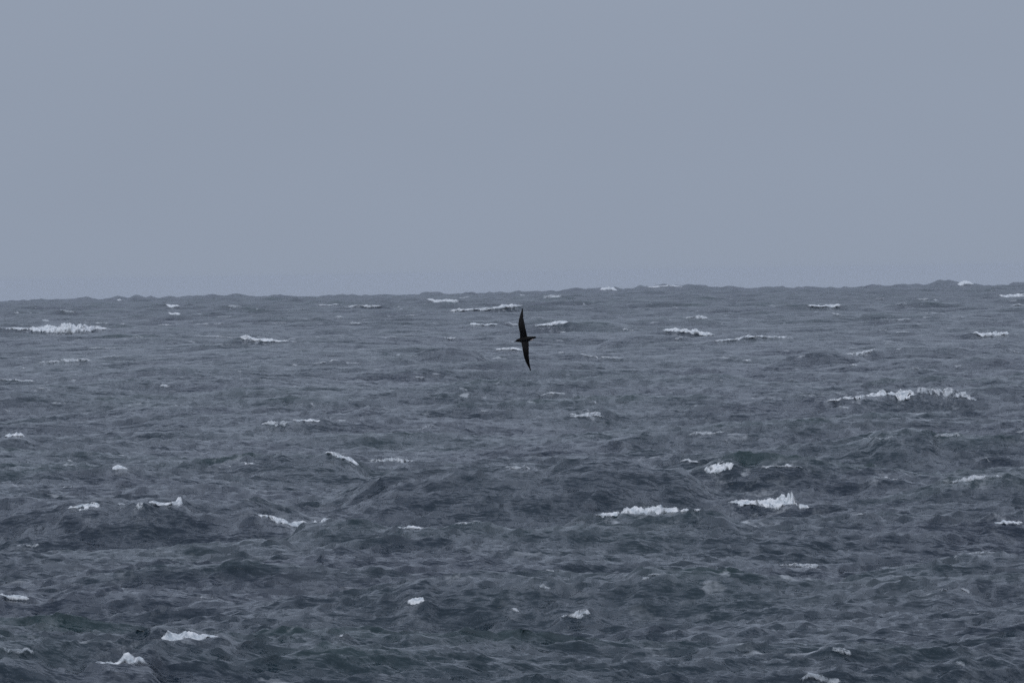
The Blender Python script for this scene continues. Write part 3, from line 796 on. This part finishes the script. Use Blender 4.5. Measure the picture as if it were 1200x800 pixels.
bm_, bt, BN = nodes_of("dark_plumage")
bo = BN('ShaderNodeOutputMaterial'); bb = BN('ShaderNodeBsdfPrincipled')
btc = BN('ShaderNodeTexCoord'); bn = BN('ShaderNodeTexNoise'); bn.inputs['Scale'].default_value = 22; bn.inputs['Detail'].default_value = 5
br = BN('ShaderNodeValToRGB')
br.color_ramp.elements[0].color = (0.003, 0.003, 0.004, 1); br.color_ramp.elements[1].color = (0.011, 0.010, 0.010, 1)
bt.links.new(btc.outputs['Object'], bn.inputs['Vector']); bt.links.new(bn.outputs['Fac'], br.inputs[0])
bt.links.new(br.outputs[0], bb.inputs['Base Color']); bb.inputs['Roughness'].default_value = 0.75
bb.inputs['Specular IOR Level'].default_value = 0.15
bt.links.new(bb.outputs[0], bo.inputs['Surface'])
def plain(name, col, rough):
    m, t, n_ = nodes_of(name)
    o = n_('ShaderNodeOutputMaterial'); b = n_('ShaderNodeBsdfPrincipled')
    nn = n_('ShaderNodeTexNoise'); nn.inputs['Scale'].default_value = 60
    rp = n_('ShaderNodeValToRGB'); rp.color_ramp.elements[0].color = tuple(c * 0.8 for c in col) + (1,); rp.color_ramp.elements[1].color = tuple(col) + (1,)
    t.links.new(nn.outputs['Fac'], rp.inputs[0]); t.links.new(rp.outputs[0], b.inputs['Base Color'])
    b.inputs['Roughness'].default_value = rough
    t.links.new(b.outputs[0], o.inputs['Surface']); return m
bill_mat = plain("bill_horn", (0.03, 0.028, 0.028), 0.45)
eye_mat = plain("eye_black", (0.004, 0.004, 0.004), 0.1)
foot_mat = plain("pale_foot", (0.55, 0.50, 0.50), 0.6)

def P(px, py, depth=0.0):      # photo pixels around the body centre -> bird's own frame (x right, y away, z up)
    a = (px - 614.3) * M; b = -(py - 397.6) * M
    v = a * rgt + b * upv
    return Vector((v[0], v[1] + depth, v[2]))

def loft(bm, rings):
    prev = None
    for ring in rings:
        vs = [bm.verts.new(p) for p in ring]
        if prev:
            n = len(vs)
            for i in range(n): bm.faces.new((prev[i], prev[(i + 1) % n], vs[(i + 1) % n], vs[i]))
        else:
            bm.faces.new(list(reversed(vs)))
        prev = vs
    bm.faces.new(prev)

bm = bmesh.new()
# torso and head: (px, centre y, half height px, half depth m)
torso = [(603.9, 399.9, .55, .010), (605.0, 399.3, 1.15, .022), (606.3, 398.9, 1.6, .032), (607.8, 398.6, 1.9, .036), (609.5, 398.4, 2.3, .042),
         (611.5, 398.1, 2.9, .052), (614, 397.6, 3.2, .058), (617, 397.2, 3.0, .054), (619.5, 396.7, 2.4, .044), (622, 396.2, 1.9, .030),
         (624.5, 395.6, 1.4, .020), (626.8, 395.2, 0.95, .013), (628.4, 394.9, .45, .008)]
loft(bm, [[P(x, y - 1.12 * hh * math.sin(t), -hd * math.cos(t)) for t in [k * math.tau / 20 for k in range(20)]] for x, y, hh, hd in torso])
# tail wedge, fanned in the wing plane
tail = [(618.5, 394.2, 400.2, .016), (621.5, 394.0, 399.6, .013), (624.5, 393.9, 397.9, .010), (627.2, 394.0, 396.4, .008), (628.7, 394.5, 395.4, .006)]
loft(bm, [[P(x, (a + b) / 2 + (a - b) / 2 * math.cos(t), hd * math.sin(t)) for t in [k * math.tau / 16 for k in range(16)]] for x, a, b, hd in tail])
# wings: (y, leading x, trailing x, half thickness m, depth m)
upper = [(399, 610.4, 618.0, .026, .0), (395.5, 610.1, 617.5, .024, -.015), (391.5, 610.0, 616.9, .020, -.04), (387.5, 609.3, 616.0, .017, -.06), (383.5, 608.4, 615.2, .015, -.065),
         (379.5, 608.0, 614.5, .013, -.055), (375.5, 608.3, 613.8, .011, -.035), (371.5, 609.1, 613.3, .009, -.01), (368, 610.0, 613.1, .008, .02),
         (365, 610.9, 612.9, .007, .045), (362.6, 611.7, 612.5, .005, .065)]
lower = [(396, 610.8, 618.2, .026, .0), (400, 611.4, 618.9, .024, -.015), (404, 612.2, 619.2, .020, -.04), (408, 612.8, 619.3, .017, -.06), (412, 613.3, 619.3, .015, -.065),
         (416, 614.0, 619.5, .013, -.055), (420, 615.0, 619.9, .011, -.035), (424, 616.4, 620.4, .009, -.01), (427.5, 617.9, 620.9, .008, .02),
         (430.5, 619.6, 621.4, .007, .045), (433.0, 621.0, 621.9, .005, .065)]
for wing in (upper, lower):
    rings = []
    for y, xl, xt, ht, dep in wing:
        c, hw = (xl + xt) / 2, (xt - xl) / 2 * 1.22
        ring = []
        for k in range(18):
            t = k * math.tau / 18
            cx = -math.cos(t)                     # -1 leading .. +1 trailing
            thick = ht * math.sin(t) * (0.62 - 0.38 * cx)      # blunt leading, sharp trailing edge
            camber = -0.012 * (1 - cx * cx)
            ring.append(P(c + hw * cx, y, dep + thick + camber))
        rings.append(ring)
    loft(bm, rings)
bmesh.ops.recalc_face_normals(bm, faces=bm.faces)
bme = bpy.data.meshes.new('body'); bm.to_mesh(bme); bm.free()
body = link(bpy.data.objects.new('body', bme))
rm = body.modifiers.new('remesh', 'REMESH'); rm.mode = 'VOXEL'; rm.voxel_size = 0.0045; rm.use_smooth_shade = True
sm = body.modifiers.new('smooth', 'SMOOTH'); sm.factor = 0.4; sm.iterations = 2
dg = bpy.context.evaluated_depsgraph_get()
new_me = bpy.data.meshes.new_from_object(body.evaluated_get(dg)); new_me.name = 'body'
body.modifiers.clear(); body.data = new_me
new_me.materials.clear(); new_me.materials.append(bm_)
body.parent = bird

# flight feathers: overlapping quills along both trailing edges, and the tail's
def feather(root, tip, width, thick):
    root = Vector(root); tip = Vector(tip)
    d = (tip - root); n = Vector((0, 1, 0)); s = d.cross(n).normalized() * width
    bmf = bmesh.new(); rings = []
    for t, w in ((0, .7), (.4, 1), (.8, .8), (1, .12)):
        c = root + d * t
        rings.append([c + s * w, c + n * thick * (1.05 - t), c - s * w, c - n * thick * (1.05 - t)])
    loft(bmf, rings); bmesh.ops.recalc_face_normals(bmf, faces=bmf.faces)
    me = bpy.data.meshes.new('flight_feather'); bmf.to_mesh(me); bmf.free(); me.materials.append(bm_)
    o = link(bpy.data.objects.new('flight_feather', me)); o.parent = bird
def wing_at(wing, y):
    a = np.array(sorted(wing)); return [float(np.interp(y, a[:, 0], a[:, i])) for i in (1, 2, 4)]
for wing, y0, y1, s in ((upper, 394, 364, -1), (lower, 401, 431.5, 1)):
    for j in range(18):
        q = j / 17
        y = y0 + (y1 - y0) * q
        xl, xt, dep = wing_at(wing, y)
        yt = y + s * (0.4 + 2.6 * q ** 1.5)
        xt2 = wing_at(wing, yt)[1]
        feather(P(xl + (xt - xl) * .45, y, dep - .002), P(xt2 + .15 * (1 - q), yt, wing_at(wing, yt)[2] - .002), 0.011, 0.003)
# bill with hooked tip
bb_ = bmesh.new()
loft(bb_, [[P(x, y - hh * math.sin(t), hd * math.cos(t)) for t in [k * math.tau / 10 for k in range(10)]]
           for x, y, hh, hd in ((604.6, 399.6, .75, .012), (603.6, 400.1, .5, .008), (602.7, 400.35, .42, .006), (602.3, 400.75, .3, .004), (602.25, 401.05, .1, .002))])
bmesh.ops.recalc_face_normals(bb_, faces=bb_.faces)
me = bpy.data.meshes.new('bill'); bb_.to_mesh(me); bb_.free(); me.materials.append(bill_mat)
for p_ in me.polygons: p_.use_smooth = True
o = link(bpy.data.objects.new('bill', me)); o.parent = bird
em = bpy.data.meshes.new('eye'); e_ = bmesh.new(); bmesh.ops.create_icosphere(e_, subdivisions=2, radius=0.005); e_.to_mesh(em); e_.free(); em.materials.append(eye_mat)
for s in (-1, 1):
    o = link(bpy.data.objects.new('eye', em)); o.parent = bird; o.location = P(605.6, 398.7, s * .024)
# pale webbed foot tucked under the tail
b_ = bmesh.new()
loft(b_, [[P(x, y + hh * math.cos(t), -.022 + hd * math.sin(t)) for t in [k * math.tau / 8 for k in range(8)]]
          for x, y, hh, hd in ((621.5, 398.6, .25, .005), (622.8, 398.5, .5, .006), (624.0, 398.0, .75, .005), (625.2, 397.5, .45, .003))])
bmesh.ops.recalc_face_normals(b_, faces=b_.faces)
me = bpy.data.meshes.new('foot'); b_.to_mesh(me); b_.free(); me.materials.append(foot_mat)
o = link(bpy.data.objects.new('foot', me)); o.parent = bird; o['label'] = 'pale foot trailing under the dark tail'

# ------------------------------------------------------------------ sea mist
hz, ht_, HN = nodes_of("sea_haze")
ho = HN('ShaderNodeOutputMaterial'); hv = HN('ShaderNodeVolumePrincipled')
hv.inputs['Color'].default_value = (0.68, 0.76, 1.0, 1)
hv.inputs['Density'].default_value = HAZE = 0.9e-5
ht_.links.new(hv.outputs[0], ho.inputs['Volume'])
b_ = bmesh.new(); bmesh.ops.create_cube(b_, size=1.0)
me = bpy.data.meshes.new('haze'); b_.to_mesh(me); b_.free(); me.materials.append(hz)
me.transform(Matrix.Translation((0, 7900, -14)) @ Matrix.Diagonal((26000, 16600, 52, 1)))
haze = link(bpy.data.objects.new('haze', me)); haze['kind'] = 'stuff'
